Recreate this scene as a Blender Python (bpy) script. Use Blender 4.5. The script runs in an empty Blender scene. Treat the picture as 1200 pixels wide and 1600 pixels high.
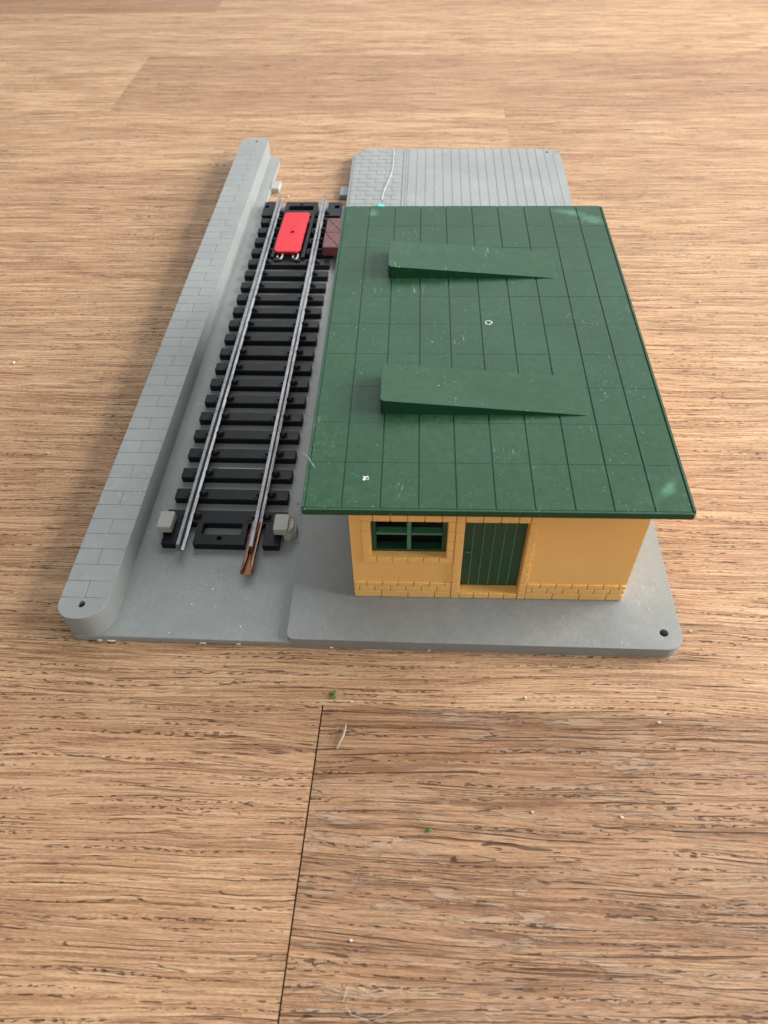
import bpy, bmesh, math, random
from mathutils import Vector, Matrix
random.seed(7)
MM = 0.001
sc = bpy.context.scene
COL = sc.collection

# ------------------------------------------------------------------ camera
PITCH, YAW, ROLL = 0.846962694, 0.0669558890, -0.0287283255
CAM = Vector((56.930795, -86.8315211, 144.325747)) * MM
cp, sp = math.cos(PITCH), math.sin(PITCH)
fwd = Vector((0, cp, -sp)); rgt = Vector((1, 0, 0)); upv = Vector((0, sp, cp))
cr, sr = math.cos(ROLL), math.sin(ROLL)
rgt, upv = cr * rgt + sr * upv, -sr * rgt + cr * upv
Zr = Matrix.Rotation(YAW, 3, 'Z')
rgt, upv, fwd = Zr @ rgt, Zr @ upv, Zr @ fwd
cd = bpy.data.cameras.new('camera'); cam = bpy.data.objects.new('camera', cd); COL.objects.link(cam)
M3 = Matrix((rgt, upv, -fwd)).transposed()
cam.matrix_world = Matrix.Translation(CAM) @ M3.to_4x4()
cd.sensor_fit = 'VERTICAL'; cd.sensor_height = 24.0; cd.lens = 24.0 * 1170.16587 / 1600.0
cd.clip_start = 0.005; cd.clip_end = 20.0
cd.dof.use_dof = True; cd.dof.focus_distance = 0.185; cd.dof.aperture_fstop = 24.0
sc.camera = cam

# ------------------------------------------------------------------ light
w = bpy.data.worlds.new('World'); sc.world = w; w.use_nodes = True
bg = w.node_tree.nodes['Background']
bg.inputs['Color'].default_value = (0.90, 0.96, 1.0, 1); bg.inputs['Strength'].default_value = 0.40
def area(name, loc, target, size, size_y, power, col):
    l = bpy.data.lights.new(name, 'AREA'); l.shape = 'RECTANGLE'; l.size = size; l.size_y = size_y
    l.energy = power; l.color = col
    o = bpy.data.objects.new(name, l); COL.objects.link(o)
    o.location = loc
    d = Vector(target) - Vector(loc)
    o.rotation_euler = d.to_track_quat('-Z', 'Y').to_euler()
    return o
area('window_light', (1.40, 0.28, 0.61), (0.06, 0.12, 0), 1.25, 0.78, 64.0, (1.0, 0.985, 0.965))
area('sky_light', (0.3, 1.6, 1.35), (0.06, 0.2, 0), 1.6, 0.9, 19.0, (0.93, 0.97, 1.0))
area('room_light', (-0.25, -1.2, 0.95), (0.06, 0.1, 0), 1.2, 0.9, 4.6, (1.0, 0.97, 0.93))

vs = sc.view_settings
vs.view_transform = 'Standard'; vs.look = 'None'; vs.exposure = 0.0; vs.gamma = 1.0
vs.use_curve_mapping = False

# ------------------------------------------------------------------ node helpers
def new_mat(name):
    m = bpy.data.materials.new(name); m.use_nodes = True
    nt = m.node_tree
    return m, nt, nt.nodes['Principled BSDF']
def N(nt, t, **kw):
    n = nt.nodes.new(t)
    for k, v in kw.items(): setattr(n, k, v)
    return n
def math_n(nt, op, a, b=None, c=None):
    n = N(nt, 'ShaderNodeMath', operation=op)
    for i, v in enumerate((a, b, c)):
        if v is None: continue
        if isinstance(v, (int, float)): n.inputs[i].default_value = v
        else: nt.links.new(v, n.inputs[i])
    return n.outputs[0]
def noise(nt, vec, scale, detail=3, rough=0.55, dist=0.0):
    n = N(nt, 'ShaderNodeTexNoise'); n.inputs['Scale'].default_value = scale
    n.inputs['Detail'].default_value = detail; n.inputs['Roughness'].default_value = rough
    n.inputs['Distortion'].default_value = dist
    nt.links.new(vec, n.inputs['Vector']); return n.outputs['Fac']
def ramp(nt, fac, lo, hi, a=0.0, b=1.0, smooth=False):
    n = N(nt, 'ShaderNodeMapRange'); n.interpolation_type = 'SMOOTHSTEP' if smooth else 'LINEAR'
    nt.links.new(fac, n.inputs['Value'])
    for k, v in (('From Min', lo), ('From Max', hi), ('To Min', a), ('To Max', b)): n.inputs[k].default_value = v
    return n.outputs['Result']
def mix(nt, fac, a, b, blend='MIX'):
    n = N(nt, 'ShaderNodeMix', data_type='RGBA', blend_type=blend)
    if isinstance(fac, (int, float)): n.inputs[0].default_value = fac
    else: nt.links.new(fac, n.inputs[0])
    for i, v in ((6, a), (7, b)):
        if isinstance(v, tuple): n.inputs[i].default_value = (*v, 1) if len(v) == 3 else v
        else: nt.links.new(v, n.inputs[i])
    return n.outputs[2]
def objco(nt):
    return N(nt, 'ShaderNodeTexCoord').outputs['Object']
def scaled(nt, vec, s, loc=(0, 0, 0)):
    n = N(nt, 'ShaderNodeMapping'); n.inputs['Scale'].default_value = s; n.inputs['Location'].default_value = loc
    nt.links.new(vec, n.inputs['Vector']); return n.outputs['Vector']
def bump(nt, h, strength, dist, bsdf, normal=None):
    n = N(nt, 'ShaderNodeBump'); n.inputs['Strength'].default_value = strength; n.inputs['Distance'].default_value = dist
    nt.links.new(h, n.inputs['Height'])
    if normal is not None: nt.links.new(normal, n.inputs['Normal'])
    nt.links.new(n.outputs['Normal'], bsdf.inputs['Normal'])
    return n.outputs['Normal']

def plastic(name, col, rough=0.5, var=0.12, dust=0.0, dustcol=(0.6, 0.62, 0.6), sss=0.0, sssr=(1, .5, .2), bmp=0.25, spec=0.5, film=0.0, scratch=0.0, grain=0.35):
    m, nt, b = new_mat(name)
    co = objco(nt)
    v = scaled(nt, co, (1000, 1000, 1000))
    big = noise(nt, v, 0.05, 4, 0.6)
    mid = noise(nt, v, 0.5, 4, 0.65)
    fine = noise(nt, v, 3.0, 2, 0.6)
    c0 = tuple(x * (1 - var) for x in col); c1 = tuple(min(1, x * (1 + var)) for x in col)
    c = mix(nt, ramp(nt, big, 0.3, 0.7), c0, c1)
    c = mix(nt, ramp(nt, fine, 0.42, 0.62, 0.0, grain), c, tuple(x * 0.72 for x in col))
    if film > 0:       # thin greyish film of dust
        f = math_n(nt, 'MULTIPLY', ramp(nt, mid, 0.30, 0.75), ramp(nt, big, 0.25, 0.75, 0.4, 1.0))
        geo = N(nt, 'ShaderNodeNewGeometry'); sx = N(nt, 'ShaderNodeSeparateXYZ'); nt.links.new(geo.outputs['Normal'], sx.inputs[0])
        f = math_n(nt, 'MULTIPLY', f, ramp(nt, sx.outputs['Z'], 0.2, 0.9))
        c = mix(nt, math_n(nt, 'MULTIPLY', f, film), c, dustcol)
    if dust > 0:       # specks
        vo = N(nt, 'ShaderNodeTexVoronoi', feature='F1'); vo.inputs['Scale'].default_value = 0.85
        vo.inputs['Randomness'].default_value = 1.0
        warp = N(nt, 'ShaderNodeVectorMath', operation='ADD'); nn = N(nt, 'ShaderNodeTexNoise'); nn.inputs['Scale'].default_value = 1.2
        nt.links.new(v, nn.inputs['Vector']); nt.links.new(v, warp.inputs[0]); nt.links.new(nn.outputs['Color'], warp.inputs[1])
        nt.links.new(warp.outputs[0], vo.inputs['Vector'])
        sep = N(nt, 'ShaderNodeSeparateColor'); nt.links.new(vo.outputs['Color'], sep.inputs[0])
        rad = ramp(nt, sep.outputs[0], 0.55, 1.0, 0.0, 0.16)
        s = math_n(nt, 'LESS_THAN', vo.outputs['Distance'], rad)
        s = math_n(nt, 'MULTIPLY', s, ramp(nt, noise(nt, v, 0.09, 3, 0.6), 0.42, 0.66, 0.12, 1.0))
        c = mix(nt, math_n(nt, 'MULTIPLY', s, dust), c, dustcol)
    if scratch > 0:
        sc_ = math_n(nt, 'MULTIPLY', ramp(nt, noise(nt, scaled(nt, v, (0.9, 0.16, 1)), 1.6, 2, 0.5, 2.0), 0.66, 0.70), ramp(nt, noise(nt, v, 0.06, 2, 0.5, 0.0), 0.5, 0.62))
        c = mix(nt, math_n(nt, 'MULTIPLY', sc_, scratch), c, dustcol)
    nt.links.new(c, b.inputs['Base Color'])
    nt.links.new(ramp(nt, mid, 0.2, 0.8, rough - 0.08, rough + 0.1), b.inputs['Roughness'])
    b.inputs['Specular IOR Level'].default_value = spec
    if sss > 0:
        b.inputs['Subsurface Weight'].default_value = sss
        b.inputs['Subsurface Radius'].default_value = sssr
        b.inputs['Subsurface Scale'].default_value = 0.001
    h = math_n(nt, 'ADD', math_n(nt, 'MULTIPLY', fine, 0.6), mid)
    bump(nt, h, bmp, 0.0001, b)
    return m

M_grey = plastic('grey_plastic', (0.252, 0.264, 0.254), 0.45, 0.11, dust=0.5, scratch=0.3, grain=0.5, dustcol=(0.62, 0.64, 0.62), bmp=0.22, film=0.10)
M_greytex = plastic('stippled_grey_plastic', (0.218, 0.229, 0.223), 0.46, 0.11, dust=0.7, scratch=0.3, grain=0.5, dustcol=(0.6, 0.62, 0.6), bmp=0.5, film=0.12)
M_clip = plastic('clip_plastic', (0.36, 0.36, 0.32), 0.42, 0.08, dust=0.3, bmp=0.2)
M_green = plastic('dark_green_plastic', (0.0120, 0.058, 0.0235), 0.47, 0.07, dust=0.5, dustcol=(0.34, 0.42, 0.37), bmp=0.45, film=0.11, scratch=0.35, spec=0.22)
def glare_spots(m, spots, col, amount):
    # pale corner glare and a glow by the bead, painted into the colour: (x, y, rx, ry, angle) in mm
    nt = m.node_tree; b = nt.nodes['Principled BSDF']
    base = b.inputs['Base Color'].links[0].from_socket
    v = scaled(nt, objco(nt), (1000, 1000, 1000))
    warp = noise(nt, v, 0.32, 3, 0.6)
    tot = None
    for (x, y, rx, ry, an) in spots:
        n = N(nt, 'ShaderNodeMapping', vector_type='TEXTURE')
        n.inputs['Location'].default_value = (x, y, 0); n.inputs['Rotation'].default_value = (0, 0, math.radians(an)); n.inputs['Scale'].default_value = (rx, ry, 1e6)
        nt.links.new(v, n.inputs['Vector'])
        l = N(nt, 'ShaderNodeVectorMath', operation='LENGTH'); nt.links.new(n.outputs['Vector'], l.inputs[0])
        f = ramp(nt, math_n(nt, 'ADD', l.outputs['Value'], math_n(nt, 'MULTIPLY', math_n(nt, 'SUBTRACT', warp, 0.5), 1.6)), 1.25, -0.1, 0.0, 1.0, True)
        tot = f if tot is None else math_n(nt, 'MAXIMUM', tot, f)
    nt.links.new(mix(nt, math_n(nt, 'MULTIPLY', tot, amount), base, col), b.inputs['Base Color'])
glare_spots(M_green, [(58.0, 112.5, 5.5, 2.2, -22), (63.8, 108.6, 4.2, 2.6, -35), (62.2, 2.2, 3.6, 1.3, 55), (0.4, 112.6, 2.0, 2.6, 0)], (0.15, 0.36, 0.23), 0.40)
M_door = plastic('green_door_plastic', (0.012, 0.058, 0.024), 0.42, 0.15, dust=0.2, dustcol=(0.3, 0.4, 0.35), bmp=0.3)
M_ridge = plastic('worn_green_plastic', (0.055, 0.19, 0.10), 0.4, 0.2, dust=0.5, dustcol=(0.5, 0.6, 0.5), bmp=0.3)
M_wall = plastic('ochre_plastic', (0.84, 0.475, 0.142), 0.5, 0.07, bmp=0.35, sss=0.10, sssr=(1.0, 0.45, 0.12))
M_black = plastic('black_plastic', (0.0060, 0.0066, 0.0085), 0.42, 0.15, dust=0.10, dustcol=(0.3, 0.3, 0.3), bmp=0.5, film=0.01, spec=0.22)
M_red = plastic('red_plastic', (0.60, 0.014, 0.028), 0.46, 0.10, dust=0.25, dustcol=(0.8, 0.35, 0.35), bmp=0.3, film=0.03, spec=0.3)
M_darkred = plastic('dark_red_plastic', (0.10, 0.006, 0.008), 0.5, 0.1)
M_brown = plastic('maroon_plastic', (0.105, 0.026, 0.024), 0.5, 0.12, dust=0.2, dustcol=(0.4, 0.3, 0.3), bmp=0.5, film=0.10)
M_teal = plastic('turquoise_plastic', (0.03, 0.72, 0.60), 0.3, 0.04, sss=0.4, sssr=(.4, 1, .9))
M_white = plastic('white_crumb', (0.66, 0.62, 0.56), 0.7, 0.06)
M_leaf = plastic('green_leaf', (0.05, 0.16, 0.025), 0.6, 0.2)
M_straw = plastic('dry_straw', (0.36, 0.28, 0.20), 0.7, 0.2)
M_chip = plastic('chalky_white', (0.72, 0.76, 0.73), 0.75, 0.1)
M_dark = plastic('dark_hole_plastic', (0.01, 0.012, 0.012), 0.7, 0.05)

def metal(name, col, rough, dark, amount):
    m, nt, b = new_mat(name)
    v = scaled(nt, objco(nt), (1000, 1000, 1000))
    n = noise(nt, v, 0.35, 5, 0.7); st = noise(nt, scaled(nt, v, (4, 0.12, 4)), 1.0, 3, 0.6)
    c = mix(nt, ramp(nt, n, 0.45, 0.75, 0, amount), col, dark)
    nt.links.new(c, b.inputs['Base Color']); b.inputs['Metallic'].default_value = 1.0
    nt.links.new(ramp(nt, st, 0.3, 0.7, rough - 0.08, rough + 0.12), b.inputs['Roughness'])
    bump(nt, st, 0.15, 0.0001, b)
    return m
M_rail = metal('nickel_rail', (0.29, 0.29, 0.30), 0.44, (0.12, 0.115, 0.11), 0.8)
M_copper = metal('copper_joiner', (0.30, 0.135, 0.085), 0.36, (0.16, 0.07, 0.04), 0.9)
m, nt, b = new_mat('clear_glue'); M_glue = m
b.inputs['Base Color'].default_value = (0.8, 0.82, 0.8, 1); b.inputs['Roughness'].default_value = 0.08
b.inputs['Transmission Weight'].default_value = 0.85; b.inputs['IOR'].default_value = 1.45

# ------------------------------------------------------------------ wood
def wood_material():
    m, nt, b = new_mat('oiled_hardwood')
    co = objco(nt)
    at = N(nt, 'ShaderNodeAttribute', attribute_name='stave'); at.attribute_type = 'GEOMETRY'
    sep = N(nt, 'ShaderNodeSeparateColor'); nt.links.new(at.outputs['Color'], sep.inputs[0])
    tone, seed, bleach = sep.outputs[0], sep.outputs[1], sep.outputs[2]
    sx = N(nt, 'ShaderNodeSeparateXYZ'); nt.links.new(co, sx.inputs[0])
    X = math_n(nt, 'ADD', math_n(nt, 'MULTIPLY', sx.outputs['X'], 1000.0), math_n(nt, 'MULTIPLY', seed, 3100.0))
    Y0 = math_n(nt, 'ADD', math_n(nt, 'MULTIPLY', sx.outputs['Y'], 1000.0), math_n(nt, 'MULTIPLY', seed, 1700.0))
    def vec(x, y, z=None):
        c = N(nt, 'ShaderNodeCombineXYZ')
        nt.links.new(x, c.inputs[0]); nt.links.new(y, c.inputs[1])
        return c.outputs[0]
    P0 = vec(X, Y0)
    w1 = noise(nt, scaled(nt, P0, (1 / 110., 1 / 26., 1)), 1.0, 2, 0.5)
    w2 = noise(nt, scaled(nt, P0, (1 / 11., 1 / 4.5, 1)), 1.0, 2, 0.5)
    # slight run of the grain across the boards
    Y = math_n(nt, 'ADD', Y0, math_n(nt, 'MULTIPLY', math_n(nt, 'SUBTRACT', w1, 0.5), 8.0))
    Y = math_n(nt, 'ADD', Y, math_n(nt, 'MULTIPLY', math_n(nt, 'SUBTRACT', w2, 0.5), 0.7))
    P = vec(X, Y)
    broad = noise(nt, scaled(nt, P, (1 / 120., 1 / 12., 1)), 1.0, 4, 0.6)
    band = noise(nt, scaled(nt, P, (1 / 48., 1 / 1.7, 1)), 1.0, 5, 0.68)
    fibre = noise(nt, scaled(nt, P, (1 / 26., 1 / 0.50, 1)), 1.0, 5, 0.78)
    grainy = noise(nt, scaled(nt, P0, (1 / 1.1, 1 / 0.26, 1)), 1.0, 3, 0.7)
    clus = noise(nt, scaled(nt, P, (1 / 45., 1 / 5.5, 1)), 1.0, 3, 0.6)
    c = mix(nt, ramp(nt, broad, 0.34, 0.64), (0.405, 0.208, 0.094), (0.645, 0.392, 0.205))
    c = mix(nt, ramp(nt, band, 0.51, 0.63, 0, 0.62), c, (0.200, 0.088, 0.040))
    c = mix(nt, ramp(nt, band, 0.48, 0.37, 0, 0.60), c, (0.74, 0.50, 0.29))
    c = mix(nt, ramp(nt, fibre, 0.51, 0.60, 0, 0.66), c, (0.158, 0.066, 0.030))
    c = mix(nt, ramp(nt, fibre, 0.485, 0.40, 0, 0.66), c, (0.84, 0.60, 0.36))
    c = mix(nt, ramp(nt, grainy, 0.5, 0.66, 0, 0.42), c, (0.19, 0.088, 0.042))
    c = mix(nt, ramp(nt, grainy, 0.47, 0.33, 0, 0.38), c, (0.80, 0.57, 0.36))
    # ridges and furrows of the weathered boards, raking light and shade coloured in
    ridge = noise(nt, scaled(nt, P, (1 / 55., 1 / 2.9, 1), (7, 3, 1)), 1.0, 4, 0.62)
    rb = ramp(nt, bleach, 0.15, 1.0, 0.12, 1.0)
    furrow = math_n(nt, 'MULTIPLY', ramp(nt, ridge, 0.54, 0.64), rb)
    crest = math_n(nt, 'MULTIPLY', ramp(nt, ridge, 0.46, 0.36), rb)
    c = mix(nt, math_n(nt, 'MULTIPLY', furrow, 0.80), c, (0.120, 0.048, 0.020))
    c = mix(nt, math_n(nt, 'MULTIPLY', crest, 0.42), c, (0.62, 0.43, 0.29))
    # weathered pale skin, mostly on some staves
    bl = noise(nt, scaled(nt, P, (1 / 12., 1 / 1.9, 1)), 1.0, 6, 0.68, 0.5)
    blm = noise(nt, scaled(nt, P0, (1 / 45., 1 / 16., 1)), 1.0, 2, 0.5)
    blf = math_n(nt, 'MULTIPLY', ramp(nt, bl, 0.52, 0.56), ramp(nt, blm, 0.38, 0.60))
    blf = math_n(nt, 'MULTIPLY', blf, bleach)
    c = mix(nt, math_n(nt, 'MULTIPLY', blf, 0.66), c, (0.68, 0.52, 0.38))
    # own tone per stave, partly holding dim foreground and brighter far light
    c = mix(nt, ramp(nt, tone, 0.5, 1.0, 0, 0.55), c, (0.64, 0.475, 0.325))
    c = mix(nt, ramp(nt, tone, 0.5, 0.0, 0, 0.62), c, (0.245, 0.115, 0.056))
    # open pores: short dark dashes along the grain
    p1 = noise(nt, scaled(nt, P, (1 / 7.5, 1 / 0.30, 1)), 1.0, 1.0, 0.5)
    thr = ramp(nt, clus, 0.38, 0.70, 0.75, 0.605)
    pore = ramp(nt, math_n(nt, 'SUBTRACT', p1, thr), 0.0, 0.03)
    # long thin checks: contour lines of a stretched noise, broken up
    q1 = noise(nt, scaled(nt, P, (1 / 60., 1 / 5.0, 1), (31, 17, 5)), 1.0, 3, 0.55)
    fr = math_n(nt, 'ABSOLUTE', math_n(nt, 'SUBTRACT', math_n(nt, 'FRACT', math_n(nt, 'MULTIPLY', q1, 9.0)), 0.5))
    brk = noise(nt, scaled(nt, P, (1 / 24., 1 / 0.9, 1), (3, 7, 9)), 1.0, 3, 0.6)
    wid = math_n(nt, 'MULTIPLY', ramp(nt, brk, 0.50, 0.68, 0.0, 0.06), ramp(nt, bleach, 0.2, 1.0, 0.9, 1.5))
    crack = ramp(nt, math_n(nt, 'SUBTRACT', wid, fr), 0.0, 0.02)
    # long continuous furrow lines
    q2 = noise(nt, scaled(nt, P, (1 / 260., 1 / 6.0, 1), (71, 27, 3)), 1.0, 2, 0.5)
    fr2 = math_n(nt, 'ABSOLUTE', math_n(nt, 'SUBTRACT', math_n(nt, 'FRACT', math_n(nt, 'MULTIPLY', q2, 15.0)), 0.5))
    br2 = noise(nt, scaled(nt, P, (1 / 38., 1 / 2.2, 1), (5, 9, 2)), 1.0, 3, 0.6)
    wd2 = math_n(nt, 'MULTIPLY', ramp(nt, br2, 0.44, 0.66, 0.0, 0.16), ramp(nt, bleach, 0.2, 1.0, 0.55, 1.15))
    line = math_n(nt, 'MULTIPLY', ramp(nt, math_n(nt, 'SUBTRACT', wd2, fr2), 0.0, 0.10), 0.75)
    p3 = noise(nt, scaled(nt, P, (1 / 1.5, 1 / 0.42, 1), (3, 7, 9)), 1.0, 1, 0.5)
    beads = math_n(nt, 'MULTIPLY', ramp(nt, p3, 0.54, 0.60), ramp(nt, noise(nt, scaled(nt, P, (1 / 34., 1 / 0.7, 1), (13, 2, 1)), 1.0, 1, 0.5), 0.61, 0.64))
    dk = math_n(nt, 'MAXIMUM', math_n(nt, 'MAXIMUM', pore, crack), beads)
    c = mix(nt, line, c, (0.130, 0.052, 0.020))
    h_line = line
    c = mix(nt, math_n(nt, 'MULTIPLY', dk, 0.80), c, (0.055, 0.021, 0.009))
    nt.links.new(c, b.inputs['Base Color'])
    r = ramp(nt, fibre, 0.3, 0.7, 0.50, 0.66)
    nt.links.new(r, b.inputs['Roughness'])
    b.inputs['Specular IOR Level'].default_value = 0.40
    h = math_n(nt, 'SUBTRACT', math_n(nt, 'ADD', math_n(nt, 'MULTIPLY', fibre, -0.30), math_n(nt, 'MULTIPLY', band, -0.5)), math_n(nt, 'MULTIPLY', dk, 0.75))
    h = math_n(nt, 'ADD', h, math_n(nt, 'MULTIPLY', grainy, 0.22))
    h = math_n(nt, 'ADD', h, math_n(nt, 'MULTIPLY', blf, 0.30))
    h = math_n(nt, 'SUBTRACT', h, math_n(nt, 'MULTIPLY', h_line, 0.9))
    h = math_n(nt, 'SUBTRACT', h, math_n(nt, 'MULTIPLY', math_n(nt, 'MULTIPLY', ridge, bleach), 3.4))
    bump(nt, h, 1.0, 0.00065, b)
    return m
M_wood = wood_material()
m, nt, b = new_mat('dark_joint'); M_joint = m
b.inputs['Base Color'].default_value = (0.045, 0.024, 0.014, 1); b.inputs['Roughness'].default_value = 0.9

# ------------------------------------------------------------------ geometry helpers (all in mm)
class MB:
    def __init__(s): s.bm = bmesh.new()
    def face(s, pts):
        vs_ = [s.bm.verts.new(Vector(p) * MM) for p in pts]
        return s.bm.faces.new(vs_)
    def box(s, x0, x1, y0, y1, z0, z1, bottom=True):
        v = [s.bm.verts.new(Vector(p) * MM) for p in ((x0, y0, z0), (x1, y0, z0), (x1, y1, z0), (x0, y1, z0), (x0, y0, z1), (x1, y0, z1), (x1, y1, z1), (x0, y1, z1))]
        fs = [(4, 5, 6, 7), (0, 1, 5, 4), (1, 2, 6, 5), (2, 3, 7, 6), (3, 0, 4, 7)]
        if bottom: fs.append((3, 2, 1, 0))
        for f in fs: s.bm.faces.new([v[i] for i in f])
    def prism(s, outline, z0, z1, holes=(), bottom=True):
        """outline CCW list of (x,y); holes = list of loops"""
        tops = []
        for loop in [outline] + list(holes):
            tv = [s.bm.verts.new(Vector((x, y, z1)) * MM) for x, y in loop]
            bv = [s.bm.verts.new(Vector((x, y, z0)) * MM) for x, y in loop]
            n = len(loop)
            for i in range(n):
                j = (i + 1) % n
                s.bm.faces.new((bv[i], bv[j], tv[j], tv[i]))
            tops.append((tv, bv))
        def cap(idx):
            edges = []
            for t in tops:
                L = t[idx]
                for i in range(len(L)):
                    e = s.bm.edges.get((L[i], L[(i + 1) % len(L)]))
                    edges.append(e)
            bmesh.ops.triangle_fill(s.bm, use_beauty=True, use_dissolve=False, edges=edges)
        if holes:
            cap(0)
            if bottom: cap(1)
        else:
            s.bm.faces.new(tops[0][0])
            if bottom: s.bm.faces.new(list(reversed(tops[0][1])))
    def sweep(s, profile, path_fn, n):
        """closed profile swept: path_fn(i) -> function mapping profile point to xyz"""
        rings = []
        for i in range(n):
            f = path_fn(i)
            rings.append([s.bm.verts.new(Vector(f(p)) * MM) for p in profile])
        k = len(profile)
        for a, b_ in zip(rings, rings[1:]):
            for i in range(k):
                j = (i + 1) % k
                s.bm.faces.new((a[i], a[j], b_[j], b_[i]))
        s.bm.faces.new(list(reversed(rings[0]))); s.bm.faces.new(rings[-1])
    def tube(s, pts, r, k=7):
        pts = [Vector(p) for p in pts]
        rings = []
        for i, p in enumerate(pts):
            t = (pts[min(i + 1, len(pts) - 1)] - pts[max(i - 1, 0)]).normalized()
            a = t.orthogonal().normalized(); b_ = t.cross(a)
            rr = r[i] if isinstance(r, (list, tuple)) else r
            rings.append([s.bm.verts.new((p + rr * (math.cos(2 * math.pi * q / k) * a + math.sin(2 * math.pi * q / k) * b_)) * MM) for q in range(k)])
        for a, b_ in zip(rings, rings[1:]):
            for i in range(k):
                j = (i + 1) % k
                s.bm.faces.new((a[i], a[j], b_[j], b_[i]))
        s.bm.faces.new(list(reversed(rings[0]))); s.bm.faces.new(rings[-1])
    def blob(s, c, r, sub=2, jitter=0.0):
        ret = bmesh.ops.create_icosphere(s.bm, subdivisions=sub, radius=1.0)
        for v in ret['verts']:
            k = 1 + random.uniform(-jitter, jitter)
            v.co = Vector((c[0] + v.co.x * r[0] * k, c[1] + v.co.y * r[1] * k, c[2] + v.co.z * r[2] * k)) * MM
    def build(s, name, mat, parent=None, bevel=0.0, seg=2, smooth=35, recalc=True):
        if recalc: bmesh.ops.recalc_face_normals(s.bm, faces=s.bm.faces[:])
        me = bpy.data.meshes.new(name); s.bm.to_mesh(me); s.bm.free()
        me.materials.append(mat)
        o = bpy.data.objects.new(name, me); COL.objects.link(o)
        if parent is not None: o.parent = parent
        if smooth:
            for p in me.polygons: p.use_smooth = True
            me.set_sharp_from_angle(angle=math.radians(smooth))
        if bevel > 0:
            md = o.modifiers.new('bevel', 'BEVEL'); md.width = bevel * MM; md.segments = seg
            md.limit_method = 'ANGLE'; md.angle_limit = math.radians(40); md.use_clamp_overlap = True
            md.harden_normals = False
        return o
def arc(cx, cy, r, a0, a1, n=8):
    return [(cx + r * math.cos(math.radians(a0 + (a1 - a0) * i / n)), cy + r * math.sin(math.radians(a0 + (a1 - a0) * i / n))) for i in range(n + 1)]
def circle(cx, cy, r, n=20): return [(cx + r * math.cos(2 * math.pi * i / n), cy + r * math.sin(2 * math.pi * i / n)) for i in range(n)]
def rrect(x0, x1, y0, y1, r, n=6):
    r = r if isinstance(r, (tuple, list)) else (r,) * 4      # sw, se, ne, nw
    o = []
    for (cx, cy, rr, a) in ((x0 + r[0], y0 + r[0], r[0], 180), (x1 - r[1], y0 + r[1], r[1], 270), (x1 - r[2], y1 - r[2], r[2], 0), (x0 + r[3], y1 - r[3], r[3], 90)):
        o += arc(cx, cy, rr, a, a + 90, n) if rr > 0 else [(cx, cy)]
    return o
def thing(name, label, cat, loc=(0, 0, 0), rz=0.0, group=None):
    o = bpy.data.objects.new(name, None); COL.objects.link(o)
    o.location = Vector(loc) * MM; o.rotation_euler = (0, 0, rz); o.empty_display_size = 0.01
    tag(o, label, cat, group); return o
def tag(o, label, cat, group=None):
    o['label'] = label; o['category'] = cat
    if group: o['group'] = group
    return o

# ------------------------------------------------------------------ the wooden surface
def build_table():
    bm = bmesh.new(); lay = bm.loops.layers.color.new('stave')
    rows = {}
    for k in range(-6, 14): rows[k] = None
    fixed = {-1: [38.0], 0: [-330, 300], 1: [-300, 420], 2: [-420, 330], 3: [95.0], 4: [-100.0], 5: [-520, 240], 6: [-78.0]}
    tones = {(-1, 0): (0.44, 0.12, 0.22), (-1, 1): (0.25, 0.37, 1.0), (0, 1): (0.52, 0.55, 0.25), (1, 1): (0.58, 0.21, 0.2), (2, 1): (0.60, 0.83, 0.12),  # near row also lowered for the dimmer foreground, far rows lifted for daylight
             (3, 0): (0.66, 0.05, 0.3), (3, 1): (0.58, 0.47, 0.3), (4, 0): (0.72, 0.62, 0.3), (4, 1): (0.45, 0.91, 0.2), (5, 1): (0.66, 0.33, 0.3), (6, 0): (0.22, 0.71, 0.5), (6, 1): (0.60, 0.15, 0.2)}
    g = 0.09
    for k in rows:
        y0, y1 = -14 + 79 * k, -14 + 79 * (k + 1)
        js = list(fixed.get(k, [random.uniform(-350, 250)]))
        while js[0] > -1400: js.insert(0, js[0] - random.uniform(420, 620))
        while js[-1] < 1500: js.append(js[-1] + random.uniform(420, 620))
        base = js.index(fixed[k][0]) if k in fixed else 0
        for i in range(len(js) - 1):
            x0, x1 = js[i], js[i + 1]
            # a joint column index relative to the first fixed joint
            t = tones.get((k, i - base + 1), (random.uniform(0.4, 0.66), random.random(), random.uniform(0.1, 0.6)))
            sk = 0.03 * 79 if k == -1 else 0
            gx = 0.16 if k == -1 else 0.03
            gy = 0.015
            pts = ((x0 + gx - sk, y0 + gy), (x1 - gx - sk, y0 + gy), (x1 - gx, y1 - gy), (x0 + gx, y1 - gy))
            f = bm.faces.new([bm.verts.new(Vector((px, py, 0)) * MM) for px, py in pts])
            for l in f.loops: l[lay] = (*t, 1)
            # sides of the stave so that the joint is a real gap
            vs_ = list(f.verts)
            for a, b_ in ((0, 1), (1, 2), (2, 3), (3, 0)):
                A, B = vs_[a].co, vs_[b_].co
                d = Vector((0, 0, -0.6 * MM))
                q = bm.faces.new([bm.verts.new(A), bm.verts.new(A + d), bm.verts.new(B + d), bm.verts.new(B)])
                for l in q.loops: l[lay] = (0.05, t[1], 0, 1)
    me = bpy.data.meshes.new('tabletop'); bm.to_mesh(me); bm.free(); me.materials.append(M_wood)
    o = bpy.data.objects.new('tabletop', me); COL.objects.link(o); o['kind'] = 'structure'
    s = MB(); s.face(((-1950, -520, -0.5), (2050, -520, -0.5), (2050, 1110, -0.5), (-1950, 1110, -0.5)))
    u = s.build('tabletop_underlay', M_joint, o, smooth=0)
build_table()

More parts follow.
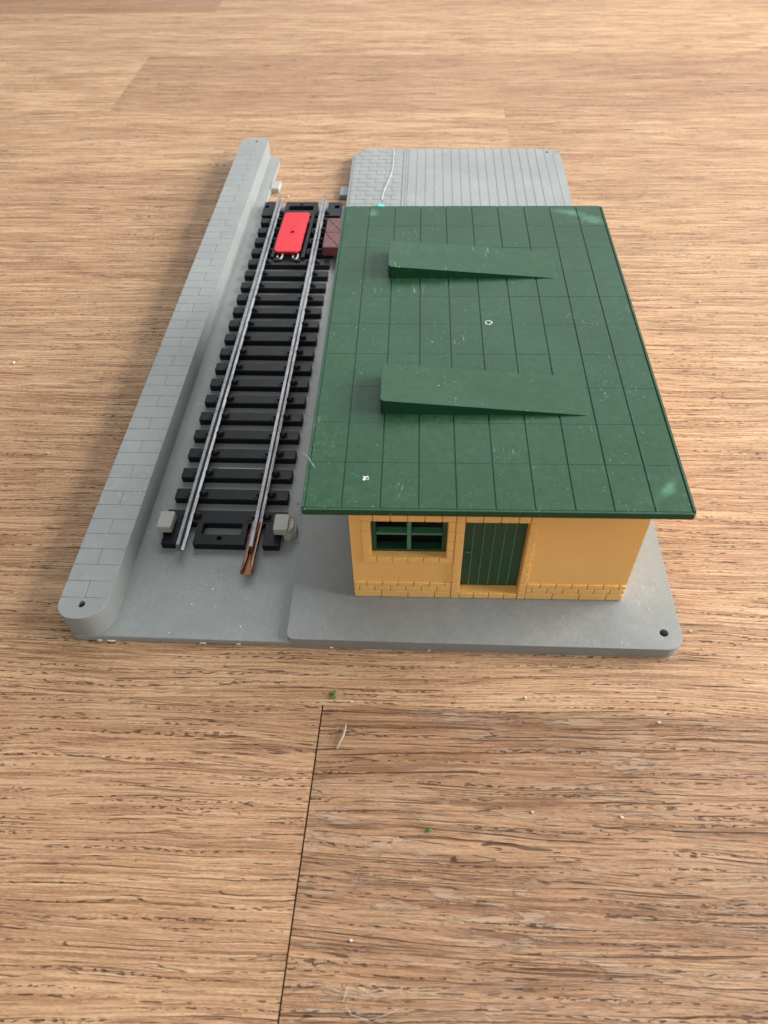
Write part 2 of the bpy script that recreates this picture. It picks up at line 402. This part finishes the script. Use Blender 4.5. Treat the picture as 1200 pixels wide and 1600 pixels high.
# ------------------------------------------------------------------ grey station base
ZW, ZB, ZP = 8.68, 1.86, 3.36
base = thing('station_platform', 'grey moulded plastic model railway base with long low side wall and raised platform', 'model platform')
s = MB()
s.prism([(-19, 0.0), (31.0, 0.0), (31.0, 0.6), (34, 0.6), (34, 201), (-6.4, 201), (-6.0, 236)] + arc(-13.5, 239.5, 7.5, 0, 90, 8) + [(-19, 247)], 0.02, ZB)
s.build('base_plate', M_grey, base, bevel=0.25)
# side wall
def wall_x(y): return -21.7 - 0.9 * y / 248.0, -10.85 - 0.05 * y / 248.0
s = MB()
r0, r1 = 4.2, 5.2
L0, R0 = wall_x(0); L1, R1 = wall_x(248)
def wall_outline(d=0.0):
    return (arc(L0 + r0, 0.1 + r0, r0, 180, 270, 8) + arc(R0 - r1, 0.1 + r1, r1, 270, 360, 8) + arc(R1 - 3.2, 248.6 - 3.2, 3.2, 0, 90, 7) + arc(L1 + 3.4, 248.6 - 3.4, 3.4, 90, 180, 7))
hole_n, hole_f = circle(-16.5, 3.9, 0.85, 20), circle(-16.1, 245.0, 0.75, 20)
ZT = ZW - 0.16
s.prism(wall_outline(), 0.0, ZT, holes=(hole_n, hole_f))
# brick courses on top of the wall: thin slabs with open joints
ylines = [5.65 + 4.61 * k for k in range(0, 52)]
ylines = [y for y in ylines if y < 240]
g = 0.035
def slab(pts): s.prism(pts, ZT, ZW, bottom=False)
n_o = arc(L0 + r0, 0.1 + r0, r0, 180, 270, 8) + arc(R0 - r1, 0.1 + r1, r1, 270, 360, 8)
n_o = [p for p in n_o if p[1] < ylines[0] - g]
s.prism(n_o + [(wall_x(5.6)[1], ylines[0] - g), (wall_x(5.6)[0], ylines[0] - g)], ZT, ZW, holes=(hole_n,), bottom=False)
for i in range(len(ylines) - 1):
    a, b_ = ylines[i] + g, ylines[i + 1] - g
    la, ra = wall_x(a); lb, rb = wall_x(b_)
    if i % 2 == 0:
        mx = -16.45
        slab([(la, a), (mx - 0.16, a), (mx - 0.16, b_), (lb, b_)]); slab([(mx + 0.16, a), (ra, a), (rb, b_), (mx + 0.16, b_)])
    else:
        slab([(la, a), (ra, a), (rb, b_), (lb, b_)])
yl = ylines[-1] + g
s.prism([(wall_x(yl)[0], yl), (wall_x(yl)[1], yl)] + arc(R1 - 3.2, 248.6 - 3.2, 3.2, 0, 90, 7) + arc(L1 + 3.4, 248.6 - 3.4, 3.4, 90, 180, 7), ZT, ZW, holes=(hole_f,), bottom=False)
s.build('side_wall', M_grey, base, bevel=0.05, seg=1)

# platform slab
def px_left(y): return 28.8 - 3.3 * y / 250.0
ZPB = ZP - 0.14
hole_a, hole_b = circle(111.2, 4.1, 0.95, 20), circle(109.5, 247.0, 0.7, 20)
outl = arc(px_left(0) + 1.6, -0.15 + 1.6, 1.6, 180, 270, 6) + arc(115.0 - 4, -0.15 + 4, 4, 270, 360, 9) + arc(115.2 - 5, 250.6 - 5, 5, 0, 90, 9) + [(30.2, 250.6)] + [(25.7, 242.5)]
s = MB(); s.prism(outl, 0.0, ZPB, holes=(hole_a, hole_b))
s.prism([(px_left(0), 1.45)] + arc(px_left(0) + 1.6, -0.15 + 1.6, 1.6, 180, 270, 6)[1:] + arc(115.0 - 4, -0.15 + 4, 4, 270, 360, 9) + [(115.1, 170), (px_left(170), 170)], ZPB, ZP, holes=(hole_a,), bottom=False)
plat = s.build('platform_slab', M_greytex, base, bevel=0.22)
# setts at the far end
s = MB()
yy = 171.0; row = 0
y_first = 247.0 - 3.64 * 21
ys = [y_first + 3.64 * k for k in range(0, 22)] + [250.4]
for k in range(len(ys) - 1):
    a, b_ = ys[k] + 0.085, ys[k + 1] - 0.085
    odd = (k - 9) % 2
    x0 = 26.2 - 7.1 * 1 if odd else 29.6 - 7.1
    j = [x0 + 7.07 * i for i in range(0, 6)]
    for i in range(len(j) - 1):
        l, r_ = max(j[i], px_left(a) + 0.9) + 0.17, min(j[i + 1], 47.75) - 0.17
        if a > 242: l = max(l, px_left(a) + 0.9 + (b_ - 242.5) * 0.55)
        if r_ - l < 0.6: continue
        s.box(l, r_, a, b_, ZPB, ZP, bottom=False)
s.build('sett_paving', M_grey, plat, bevel=0.07, seg=1)
s = MB()
s.box(47.95, 48.9, 171.0, 250.4, ZPB, ZP + 0.05, bottom=False)      # edging strip
s.box(49.15, 50.0, 171.0, 250.4, ZPB, ZP - 0.02, bottom=False)
xx = 50.15; k = 0
while xx < 114.5:
    x1 = min(xx + 3.63, 114.95)
    ye = 250.4 if x1 < 110.5 else 250.4 - (x1 - 110.5) ** 2 * 0.28
    # each plank tilts a little, like overlapping boards
    if xx < 109.5 < x1 + 0.0:
        s.prism([(xx + 0.025, 171.0), (x1 - 0.025, 171.0), (x1 - 0.025, ye), (xx + 0.025, ye)], ZPB, ZP, holes=(hole_b,), bottom=False)
    else:
        zt = (ZP + 0.05, ZP - 0.06)
        v = [(xx + 0.025, 171.0, ZPB), (x1 - 0.025, 171.0, ZPB), (x1 - 0.025, ye, ZPB), (xx + 0.025, ye, ZPB), (xx + 0.025, 171.0, zt[0]), (x1 - 0.025, 171.0, zt[1]), (x1 - 0.025, ye, zt[1]), (xx + 0.025, ye, zt[0])]
        for f in ((4, 5, 6, 7), (0, 1, 5, 4), (1, 2, 6, 5), (2, 3, 7, 6), (3, 0, 4, 7)): s.face([v[q] for q in f])
    xx += 3.63
s.build('plank_paving', M_grey, plat, bevel=0.05, seg=1)
# connector tabs under the open end
s = MB(); s.box(-6.6, -2.9, 215.2, 222.0, 0.0, 2.1); t_ = s.build('connector_tab', M_clip, base, bevel=0.25)
s = MB(); s.box(22.4, 26.4, 210.5, 218.0, 0.0, 1.7); s.build('connector_tab', M_grey, base, bevel=0.25)
# retaining clips hooked over the end of the track
s = MB(); s.prism(rrect(-6.5, -2.9, 28.3, 33.6, 0.45, 3), 4.35, 6.5); s.box(-6.45, -5.45, 28.35, 33.4, ZB - 0.05, 4.45)
s.build('retaining_clip', M_clip, base, bevel=0.2)
s = MB(); s.prism(rrect(22.1, 25.7, 28.3, 33.4, 0.45, 3), 4.35, 6.5)
s.prism([(24.4, 28.5), (26.0, 28.5), (27.4, 30.0), (27.4, 32.0), (26.0, 33.3), (24.4, 33.3)], ZB - 0.05, 4.4)
v = [(25.6, 28.6, 6.3), (25.6, 33.1, 6.3), (27.35, 32.0, 2.0), (27.35, 30.0, 2.0)]
s.prism([(25.4, 28.6), (25.9, 28.6), (26.9, 29.9), (26.9, 31.9), (25.9, 33.1), (25.4, 33.1)], 4.3, 5.6)
s.build('retaining_clip', M_clip, base, bevel=0.2)
s = MB(); s.box(3.2, 15.5, 51.9, 53.1, ZB - 0.02, ZB + 0.55); s.build('locating_bar', M_clip, base, bevel=0.2)
# glue squeezed out beside the right clip
s = MB()
for i in range(26):
    x = random.uniform(24.6, 28.4); y = random.uniform(26, 44)
    if i < 12: x = random.uniform(23.8, 27.6); y = random.uniform(33.4, 40.5)
    z = ZB
    rr = random.uniform(0.12, 0.42)
    s.blob((x, y, z), (rr, rr * random.uniform(0.6, 1.6), rr * 0.5), 1, 0.25)
for i in range(7):
    x = random.uniform(-7.4, -5.2); y = random.uniform(33.5, 38); rr = random.uniform(.1, .3)
    s.blob((x, y, ZB), (rr, rr, rr * .5), 1, 0.25)
s.build('glue_residue', M_glue, base, smooth=60)['kind'] = 'stuff'
# torn whitish moulding flash along the lower front edge
s = MB()
for (x, y, rx) in ((-13.6, -0.05, 0.55), (-11.3, -0.1, 0.9), (-10.6, 0.0, 0.5), (9.6, -0.05, 0.75), (38.6, -0.2, 0.35), (60.2, -0.2, 0.2), (17.8, -0.02, 0.5)):
    s.blob((x, y, 0.35), (rx, 0.16, 0.16), 2, 0.5)
for (x, y) in ((9.5, 13.6), (13.6, 14.6), (5.5, 9.2), (17.8, 3.6), (2.0, 1.4), (-5.6, 62.0), (-7.4, 79.5)):
    s.blob((x, y, ZB), (random.uniform(.12, .28), random.uniform(.1, .3), 0.12), 1, 0.3)
s.build('moulding_flash', M_chip, base, smooth=40)['kind'] = 'stuff'

# ------------------------------------------------------------------ track
ZS = 3.86; ZR = 6.36
track = thing('railway_track', 'straight model railway track with black sleepers and silver rails beside the grey side wall', 'track')
def rail_profile():
    return [(-1.05, 0), (1.05, 0), (1.05, 0.28), (0.32, 0.55), (0.27, 1.55), (0.52, 1.75), (0.55, 2.25), (0.42, 2.5), (-0.42, 2.5), (-0.55, 2.25), (-0.52, 1.75), (-0.27, 1.55), (-0.32, 0.55), (-1.05, 0.28)]
for cx, y0, y1 in ((0.0, 23.1, 200.3), (17.6, 23.1, 200.3)):
    s = MB(); ysn = [y0, y1]
    s.sweep(rail_profile(), lambda i: (lambda p: (cx + p[0], ysn[i], ZS + p[1])), 2)
    s.build('rail', M_rail, track, bevel=0.04, seg=1, smooth=25)
# chairs
s = MB(); s.blob((2.0, 0, 0.42), (1.1, 0.98, 0.62), 2); s.box(0.9, 3.3, -1.25, 1.25, -0.1, 0.16); chR = s
s = MB(); s.box(-1.9, -0.95, -0.5, 0.5, -0.1, 0.62); s.box(-2.6, -0.9, -1.25, 1.25, -0.1, 0.16); chL = s
def bolt_mesh(mb, name):
    o = mb.build(name, M_black, None, bevel=0.08, seg=1); return o
chair_r = bolt_mesh(chR, 'rail_chair'); chair_l = bolt_mesh(chL, 'rail_chair')
def put_chairs(parent, first):
    for cx in (0.0, 17.6):
        for src in (chair_r, chair_l):
            if first and cx == 0.0: o = src
            else:
                o = src.copy(); COL.objects.link(o)
            o.parent = parent; o.location = Vector((cx, 0, ZS)) * MM
# sleepers
s = MB(); s.prism(rrect(-5.35, 23.95, -1.8, 1.8, 0.35, 3), ZB + 0.02, ZS)
sl0 = s.build('sleeper', M_black, track, bevel=0.18)
for k in range(20):
    y = 42.0 + 7.52 * k
    o = sl0 if k == 0 else sl0.copy()
    if k: COL.objects.link(o)
    o.parent = track; o.location = Vector((random.uniform(-.06, .06), y, 0)) * MM
    put_chairs(o, k == 0)
# end plates
def end_plate(far):
    s = MB()
    # local y: 0 = the outer end, 11 = inner edge of the bar
    s.prism(rrect(-5.9, 24.6, 6.9, 11.0, 0.3, 3), ZB + 0.02, ZS)
    c_out = rrect(2.5, 15.2, 0.0, 6.9, (0.3, 0.3, 0, 0), 3)
    s.prism(c_out, ZB + 0.02, ZS, holes=(rrect(4.0, 13.8, 3.2, 6.75, 0.6, 4), circle(8.75, 2.0, 0.62, 16)))
    if far:
        s.prism(rrect(-5.9, -1.7, 0.0, 6.9, (0.3, 0.3, 0, 0), 3), ZB + 0.02, ZS, holes=(rrect(-5.2, -4.0, 2.9, 5.0, 0.2, 2),))
        s.prism(rrect(19.4, 24.6, 0.0, 6.9, (0.3, 0.3, 0, 0), 3), ZB + 0.02, ZS, holes=(rrect(22.0, 24.0, 2.6, 5.0, 0.2, 2),))
    else:
        s.prism([(-5.2, 0.0), (-1.7, 0.0), (-1.7, 6.9), (-3.0, 6.9), (-3.0, 5.0), (-5.2, 4.2)], ZB + 0.02, ZS)
        s.prism([(19.6, 0.0), (23.6, 0.0), (23.6, 4.2), (22.4, 5.0), (22.4, 6.9), (19.6, 6.9)], ZB + 0.02, ZS)
    o = s.build('end_plate', M_black, track, bevel=0.12)
    for cx in (0.0, 17.6):
        for src in (chair_r, chair_l):
            q = src.copy(); COL.objects.link(q); q.parent = o; q.location = Vector((cx, 9.0, ZS)) * MM
            if far: q.rotation_euler = (0, 0, 0)
    return o
ep = end_plate(False); ep.location = Vector((0, 25.4, 0)) * MM
ep2 = end_plate(True)
ep2.scale = (1, -1, 1); ep2.location = Vector((0, 199.9, 0)) * MM
# webs under the rails tying the sleepers together
for cx in (0.0, 17.6):
    s = MB(); s.box(cx - 0.55, cx + 0.55, 33.0, 194.0, ZB + 0.03, ZB + 0.9); s.build('sleeper_web', M_black, track, bevel=0.1)
# copper rail joiner on the right rail
def joiner():
    s = MB()
    n = 9; th = 0.28
    ysn = [32.3, 30.0, 27.5, 25.0, 23.0, 21.0, 19.0, 17.6, 16.7]
    def half(wd, curl, hgt):
        # outer then inner polyline (x,z): a channel that curls over the rail foot
        return [(-wd + curl, hgt), (-wd, hgt - 0.1), (-wd - 0.12, 0.3), (-wd + 0.1, -0.25), (0, -0.3), (wd - 0.1, -0.25), (wd + 0.12, 0.3), (wd, hgt - 0.1), (wd - curl, hgt)]
    rings = []
    for i, y in enumerate(ysn):
        f = max(0.0, (20.0 - y) / 3.3)
        wd = 1.18 + 0.22 * f; curl = 0.45 * (1 - 0.8 * f); hgt = 1.05 + 0.12 * f
        if i < 3: wd = 1.25
        out = half(wd, curl, hgt)
        cx0 = 0.0
        inn = []
        for (x, z) in out:
            sx = 1 if x > 0 else -1 if x < 0 else 0
            inn.append((x - sx * th * (0.9 if z > -0.1 else 0.3), z + (th if z < 0.2 else -0.12)))
        ring = out + inn[::-1]
        rings.append([s.bm.verts.new(Vector((17.6 + x + 0.02 * (32 - y) * -1.0, y, ZS - 0.02 + z - 0.10 * f)) * MM) for x, z in ring])
    k = len(rings[0])
    for a, b_ in zip(rings, rings[1:]):
        for i in range(k): s.bm.faces.new((a[i], a[(i + 1) % k], b_[(i + 1) % k], b_[i]))
    h = k // 2
    for R in (rings[0], rings[-1]):
        for i in range(h - 1): s.bm.faces.new((R[i], R[i + 1], R[k - 2 - i], R[k - 1 - i]))
    s.build('rail_joiner', M_copper, track, bevel=0.04, seg=1, smooth=50)
joiner()

# ------------------------------------------------------------------ red uncoupling ramp between the rails
ramp_t = thing('uncoupling_ramp', 'bright red rounded plastic plate between the rails at the far end', 'red plate', (8.7, 172.3, 0), math.radians(-1.2))
s = MB()
# bent plate: grid with rounded corners
hw, hl, rc = 4.7, 14.4, 2.1
out = rrect(-hw, hw, -hl, hl, (1.7, 2.4, 1.6, 1.6), 5)
nst = 0
holes = (circle(0.1, -1.4, 0.85, 18),)
s.prism(out, 0, 0.75, holes=holes)
bmesh.ops.subdivide_edges(s.bm, edges=[e for e in s.bm.edges if e.calc_length() > 4 * MM], cuts=3, use_grid_fill=False)
for v in s.bm.verts:
    y = v.co.y / MM
    drop = max(0, -y - 9.0) * 0.10 + max(0, y - 11.0) * 0.16
    v.co.z += (6.05 - drop + 0.05 * math.sin(v.co.x / MM * 0.5)) * MM
s.build('ramp_plate', M_red, ramp_t, bevel=0.12, smooth=40)
s = MB(); s.box(-3.4, 3.4, -13.2, 13.0, ZS + 0.05, 5.9); s.build('ramp_body', M_darkred, ramp_t, bevel=0.3)
for x in (-2.6, 3.0):
    s = MB(); s.tube([(x - 0.9, -14.6, 4.6), (x - 0.9, -16.0, 4.5), (x - 0.3, -16.7, 4.5), (x + 0.5, -16.5, 4.6), (x + 0.9, -15.4, 4.8), (x + 0.9, -14.2, 5.0)], 0.33, 8)
    s.build('clip_hook', M_clip, ramp_t, smooth=60)
s = MB()
s.box(-6.0, -4.6, -15.5, 18.0, ZS + 0.03, 4.75); s.box(4.9, 6.3, -15.5, 18.0, ZS + 0.03, 4.75)
s.box(-4.55, -3.0, -17.4, -15.2, ZS + 0.03, 4.45); s.box(3.4, 4.85, -17.4, -15.2, ZS + 0.03, 4.45); s.box(-3.2, 3.4, -15.0, -13.6, ZS + 0.03, 4.3)
s.build('ramp_frame', M_black, ramp_t, bevel=0.15)

# ------------------------------------------------------------------ two maroon crates on the platform edge
def crate(y0, y1, label):
    t = MB()
    x0, x1 = 21.2, 33.5
    t.box(x0, x1, y0, y1, 4.25, 7.6)
    t.box(25.0, x1 - 0.3, y0 + 0.2, y1 - 0.2, ZP + 0.01, 4.3)
    # raised brace strips on the lid
    def strip(ax, ay, bx, by, wd=0.42, h=0.14):
        d = Vector((bx - ax, by - ay, 0)); n_ = Vector((-d.y, d.x, 0)).normalized() * wd / 2
        p = [(ax + n_.x, ay + n_.y), (ax - n_.x, ay - n_.y), (bx - n_.x, by - n_.y), (bx + n_.x, by + n_.y)]
        t.prism(p[::-1] if False else p, 7.55, 7.6 + h)
    m_ = 0.6
    strip(x0 + m_, y0 + m_, x0 + 5.8, y1 - m_); strip(x0 + m_, y1 - m_, x0 + 2.9, y0 + 5.6, 0.42, 0.145); strip(x0 + 3.5, y0 + 5.0, x0 + 5.8, y0 + m_, 0.42, 0.145)
    o = t.build('crate', M_brown, None, bevel=0.14)
    tag(o, label, 'crate', 'maroon crates beside the track')
crate(158.6, 169.1, 'maroon plastic crate with crossed lid at the platform edge, nearer of the pair')
crate(169.3, 179.7, 'maroon plastic crate with crossed lid at the platform edge, farther of the pair')

# ------------------------------------------------------------------ station building
hut = thing('station_building', 'ochre plastic station building with flat dark green roof, green door and window', 'model building', (43.1, 12.0, ZP), math.radians(0.65))
HX, HY, HZ = 60.3, 112.6, 32.64
s = MB()
T = 2.2
# front wall around the openings
WX0, WX1, WZ0, WZ1 = 4.3, 20.2, 14.55, 26.25
DX0, DX1, DZ0, DZ1 = 23.65, 36.7, 1.95, 26.3
xs = [0, WX0, WX1, DX0, DX1, HX]; 
def seg(x0, x1, z0, z1): s.box(x0, x1, 0, T, z0, z1)
seg(0, WX0, 0.0, HZ); seg(WX0, WX1, 0, WZ0); seg(WX0, WX1, WZ1, HZ); seg(WX1, DX0, 0, HZ); seg(DX0, DX1, 0, DZ0); seg(DX0, DX1, DZ1, HZ); seg(DX1, HX, 0, HZ)
s.box(0, T, T, HY, 0, HZ); s.box(HX - T, HX, T, HY, 0, HZ); s.box(T, HX - T, HY - T, HY, 0, HZ)
bmesh.ops.remove_doubles(s.bm, verts=s.bm.verts[:], dist=0.00001)
# delete coincident internal faces
seen = {}
for f in list(s.bm.faces):
    key = tuple(sorted(v.index for v in f.verts)) if False else tuple(sorted((round(v.co.x, 6), round(v.co.y, 6), round(v.co.z, 6)) for v in f.verts))
    seen.setdefault(key, []).append(f)
kill = [f for fs in seen.values() if len(fs) > 1 for f in fs]
bmesh.ops.delete(s.bm, geom=kill, context='FACES')
wall = s.build('wall', M_wall, hut, smooth=0)
s = MB()
pr = 0.42
def brick(x0, x1, z0, z1, d=pr):
    q = 0.085
    s.box(x0 + q, x1 - q, -d, 0.05, z0 + q, z1 - q)
def course(x0, x1, z0, z1, joints):
    j = [x0] + [a for a in joints if x0 + 0.3 < a < x1 - 0.3] + [x1]
    for a, b_ in zip(j, j[1:]): brick(a, b_, z0, z1)
for X0, X1 in ((0.0, 21.75), (38.45, HX)):
    course(X0, X1, 4.05, 5.65, [X0 + 2.9 + 3.47 * k for k in range(9)])
    course(X0, X1, 2.3, 4.05, [X0 + 1.2 + 3.47 * k for k in range(9)])
    course(X0, X1, 0.05, 2.3, [X0 + 6.1 + 6.0 * k for k in range(5)])
course(DX0, DX1, 0.05, 1.95, [DX0 + 3.2 + 3.4 * k for k in range(5)])
for X0, X1 in ((21.75, DX0 - 0.0), (DX1 + 0.0, 38.45)):
    z = 0.05
    zs_ = [0.05, 2.75, 5.9, 9.5, 13.0, 16.5, 19.8, 23.0, 26.25, 28.4]
    for a, b_ in zip(zs_, zs_[1:]): brick(X0, X1, a, b_, pr + 0.06)
for a, b_ in zip([26.25], [28.4]):
    course(2.35, 21.75, a, b_, [4.9 + 3.5 * k for k in range(6)])
    course(DX0, DX1, a, b_, [DX0 + 3.5 + 3.55 * k for k in range(4)])
for a, b_ in zip([14.55, 17.0, 20.2, 23.3], [17.0, 20.2, 23.3, 26.25]):
    brick(2.35, WX0, a, b_); brick(WX1, 21.75, a, b_)
course(2.35, 21.75, 12.75, 14.55, [5.3 + 3.35 * k for k in range(6)])
s.build('brick_trim', M_wall, wall, bevel=0.11, seg=2)
# window
wf = MB(); y0, y1 = 1.35, 2.15
e = 0.02
wf.box(WX0 + e, WX0 + 1.0, y0, 4.6, WZ0 + e, WZ1 - e); wf.box(WX1 - 1.0, WX1 - e, y0, 4.6, WZ0 + e, WZ1 - e)
wf.box(WX0 + 1.0, WX1 - 1.0, y0, 3.5, WZ0 + e, WZ0 + 0.75); wf.box(WX0 + 1.0, WX1 - 1.0, y0, 4.6, WZ1 - 0.8, WZ1 - e)
win = wf.build('window', M_door, hut, bevel=0.1, smooth=0)
wm = MB(); cxw = (WX0 + WX1) / 2
wm.box(cxw - 0.45, cxw + 0.45, y0 - 0.12, y0 + 1.0, WZ0 + 0.78, WZ1 - 0.82)
wm.box(WX0 + 1.02, cxw - 0.47, y0 + 0.05, 3.2, 20.0, 20.6); wm.box(cxw + 0.47, WX1 - 1.02, y0 + 0.05, 3.2, 20.0, 20.6)
wm.build('glazing_bar', M_ridge, win, bevel=0.1, smooth=0)
# door
d = MB(); d.box(DX0 + e, DX1 - e, 1.9, 3.0, DZ0 + e, DZ1 - e)
door = d.build('door', M_door, hut, bevel=0.08, smooth=0)
d = MB()
for k in range(1, 6):
    x = DX0 + (DX1 - DX0) * k / 6.0 - 0.1
    d.box(x - 0.12, x + 0.12, 1.68, 1.95, DZ0 + 0.2, DZ1 - 0.15)
d.build('door_batten', M_ridge, door, bevel=0.07, seg=1, smooth=0)
d = MB(); d.tube([(DX0 + 0.9, 1.75, 14.2), (DX0 + 1.0, 1.35, 14.55), (DX0 + 1.5, 1.3, 14.6), (DX0 + 1.75, 1.7, 14.3)], 0.16, 7)
d.build('handle', M_ridge, door, smooth=60)
# roof: slab + panels with open joints + rim
RX0, RX1, RY0, RY1 = -8.6, 66.4, -4.35, 116.9
ZU = HZ; ZRF = 37.5 - ZP
s = MB()
s.prism(rrect(RX0, RX1, RY0, RY1, 0.7, 4), ZU, ZRF - 0.22)
rim = 0.55
s.box(RX0 + 0.7, RX1 - 0.7, RY0 + 0.02, RY0 + rim, ZRF - 0.22, ZRF + 0.02, bottom=False)
s.box(RX1 - rim, RX1 - 0.02, RY0 + 0.7, RY1 - 0.7, ZRF - 0.22, ZRF + 0.10, bottom=False)
s.box(RX0 + 0.02, RX0 + rim, RY0 + 0.7, RY1 - 0.7, ZRF - 0.22, ZRF + 0.02, bottom=False)
cols = [RX0 + rim + 0.06, -0.85, 6.6, 14.0, 21.3, 28.75, 36.25, 43.8, 51.15, 58.75, RX1 - rim - 0.10]
rws = [RY0 + rim + 0.08] + [8.65 + 12.03 * k for k in range(9)] + [RY1 - 0.05]
pit = (30.9, 57.35)
for i in range(len(cols) - 1):
    for j in range(len(rws) - 1):
        qx = 0.14; qy = 0.010
        x0, x1, y0_, y1_ = cols[i] + qx, cols[i + 1] - qx, rws[j] + qy, rws[j + 1] - qy
        dz = random.uniform(-0.02, 0.02)
        if x0 < pit[0] - 0.7 < pit[0] + 0.7 < x1 and y0_ < pit[1] - 0.7 < pit[1] + 0.7 < y1_:
            s.prism([(x0, y0_), (x1, y0_), (x1, y1_), (x0, y1_)], ZRF - 0.22, ZRF + dz, holes=(circle(pit[0], pit[1], 0.55, 14),), bottom=False)
        else:
            s.box(x0, x1, y0_, y1_, ZRF - 0.22, ZRF + dz, bottom=False)
for v in s.bm.verts:
    v.co.x += max(0, v.co.x) / (66.4 * MM) * max(0, v.co.y) / (117 * MM) * 1.1 * MM
roof = s.build('roof', M_green, hut, bevel=0.045, seg=1, smooth=0)
# wedge-shaped roof vents
def vent(yf, yb, x0, x1, h):
    t = MB()
    n_ = 18; ring_t = []; ring_b = []
    outline = rrect(x0, x1, yf, yb, (1.0, 1.6, 1.6, 1.0), 5)
    tv, bv = [], []
    for x, y in outline:
        f = max(0.0, (x1 - x) / (x1 - x0))
        tv.append(t.bm.verts.new(Vector((x, y, ZRF + 0.03 + h * f)) * MM)); bv.append(t.bm.verts.new(Vector((x, y, ZRF - 0.1)) * MM))
    k = len(tv)
    for i in range(k): t.bm.faces.new((bv[i], bv[(i + 1) % k], tv[(i + 1) % k], tv[i]))
    t.bm.faces.new(tv); t.bm.faces.new(bv[::-1])
    t.build('roof_vent', M_green, roof, bevel=0.16, smooth=30)
vent(77.3, 90.6, 5.8, 49.8, 3.35)
vent(23.4, 36.4, 5.7, 50.6, 3.7)
# worn white ring round the pin hole, and a chip in the corner panel
t = MB()
for i in range(16):
    a = i * 2 * math.pi / 16 + random.uniform(-.1, .1); rr = 0.72 + random.uniform(-0.05, 0.14)
    t.blob((pit[0] + rr * math.cos(a), pit[1] + rr * math.sin(a), ZRF + 0.02), (0.17, 0.15, 0.06), 1, 0.3)
t.build('worn_rim', M_chip, roof, smooth=50)
t = MB()
for i in range(20):
    a = random.uniform(0, 6.3); rr = random.uniform(0.0, 0.72)
    t.blob((3.4 + rr * math.cos(a), 4.1 + rr * math.sin(a), ZRF + 0.01), (random.uniform(.10, .26), random.uniform(.06, .16), 0.05), 1, 0.4)
t.build('paint_chip', M_chip, roof, smooth=40)

# ------------------------------------------------------------------ small things lying about
s = MB(); s.blob((39.9, 193.6, ZP + 1.2), (2.2, 2.2, 1.4), 3)
tag(s.build('bead', M_teal, smooth=80), 'small turquoise plastic bead peeking out behind the far left corner of the green roof', 'bead')
s = MB(); s.tube([(43.5, 249.2, ZP + .25), (43.5, 240, ZP + .25), (43.6, 231, ZP + .25), (43.0, 224, ZP + .25), (42.0, 217.4, ZP + .25), (40.9, 211.5, ZP + .25), (40.6, 209, ZP + .3), (40.5, 206, ZP + .25), (40.3, 202.5, ZP + .25)], 0.10, 6)
tag(s.build('thread', M_chip, smooth=70), 'white thread lying along the grey sett paving behind the roof', 'thread')
s = MB(); s.tube([(33.0, 22.9, 37.9), (33.8, 22.0, 38.4), (34.7, 20.8, 38.5), (35.5, 19.6, 38.1), (36.2, 18.7, 37.66)], 0.03, 5)
tag(s.build('fibre', M_chip, smooth=70), 'short pale fibre sticking out over the left edge of the green roof', 'fibre')
s = MB(); s.tube([(47.2, -64.2, 0.25), (46.6, -66.3, 0.3), (48.0, -68.0, 0.3), (50.6, -68.6, 0.25), (53.0, -68.0, 0.2), (55.5, -67.0, 0.2)], 0.026, 5)
tag(s.build('fibre', M_chip, smooth=70), 'curled pale hair on the wood near the bottom edge, right of the joint', 'hair')
s = MB(); s.tube([(40.1, -12.5, 0.3), (40.25, -11.6, 0.5), (40.3, -10.6, 0.45)], [0.2, 0.34, 0.18], 6); s.blob((40.5, -12.2, .3), (.3, .22, .2), 1, .3)
tag(s.build('leaf_scrap', M_leaf, smooth=30), 'tiny green leaf scrap just beyond the corner where the boards meet', 'leaf scrap', 'green scraps on the wood')
s = MB(); s.blob((60.5, -38.6, 0.3), (0.45, 0.33, 0.25), 2, 0.3)
tag(s.build('leaf_scrap', M_leaf, smooth=30), 'tiny green leaf scrap on the pale weathered board in the foreground', 'leaf scrap', 'green scraps on the wood')
s = MB(); s.tube([(41.9, -23.6, 0.3), (42.3, -22.3, 0.55), (42.9, -20.9, 0.7), (43.2, -19.3, 0.6), (43.3, -17.9, 0.4)], [0.08, 0.2, 0.25, 0.2, 0.05], 6)
tag(s.build('wood_splinter', M_straw, smooth=40), 'thin pale wood splinter beside the joint of the foreground boards', 'splinter')
crumbs = [((-71.6, 99.8), .8, 'white crumb alone on the wood far left of the grey wall'),
          ((-46.5, 59.5), .42, 'white crumb on the wood beside the grey wall, left one of two close together'),
          ((-43.4, 59.7), .32, 'white crumb on the wood beside the grey wall, right one of two close together'),
          ((0.9, 212.0), .85, 'white crumb on the wood just beyond the far end of the left rail'),
          ((80.4, -10.8), .5, 'white crumb on the wood in front of the platform'),
          ((107.2, -15.4), .45, 'elongated pale crumb on the wood in front of the right platform corner'),
          ((79.9, -34.5), .35, 'white crumb in the middle of the weathered foreground board'),
          ((96.5, -34.8), .42, 'white crumb toward the right of the weathered foreground board'),
          ((47.2, -57.4), .42, 'pale yellowish crumb at the bottom, just right of the board joint'),
          ((150.0, 137.5), .8, 'white crumb on the wood to the right of the green roof'),
          ((118.4, 6.8), .45, 'pale crumb on the wood right of the platform corner hole'),
          ((44.0, -13.0), .4, 'flat pale crumb on the board edge right of the green scrap')]
for (xy, r_, lab) in crumbs:
    s = MB(); s.blob((xy[0], xy[1], r_ * 0.45), (r_ * random.uniform(.6, .9), r_ * random.uniform(.4, .65), r_ * 0.5), 2, 0.34)
    tag(s.build('crumb', M_white, smooth=30), lab, 'crumb', 'crumbs scattered on the wood')
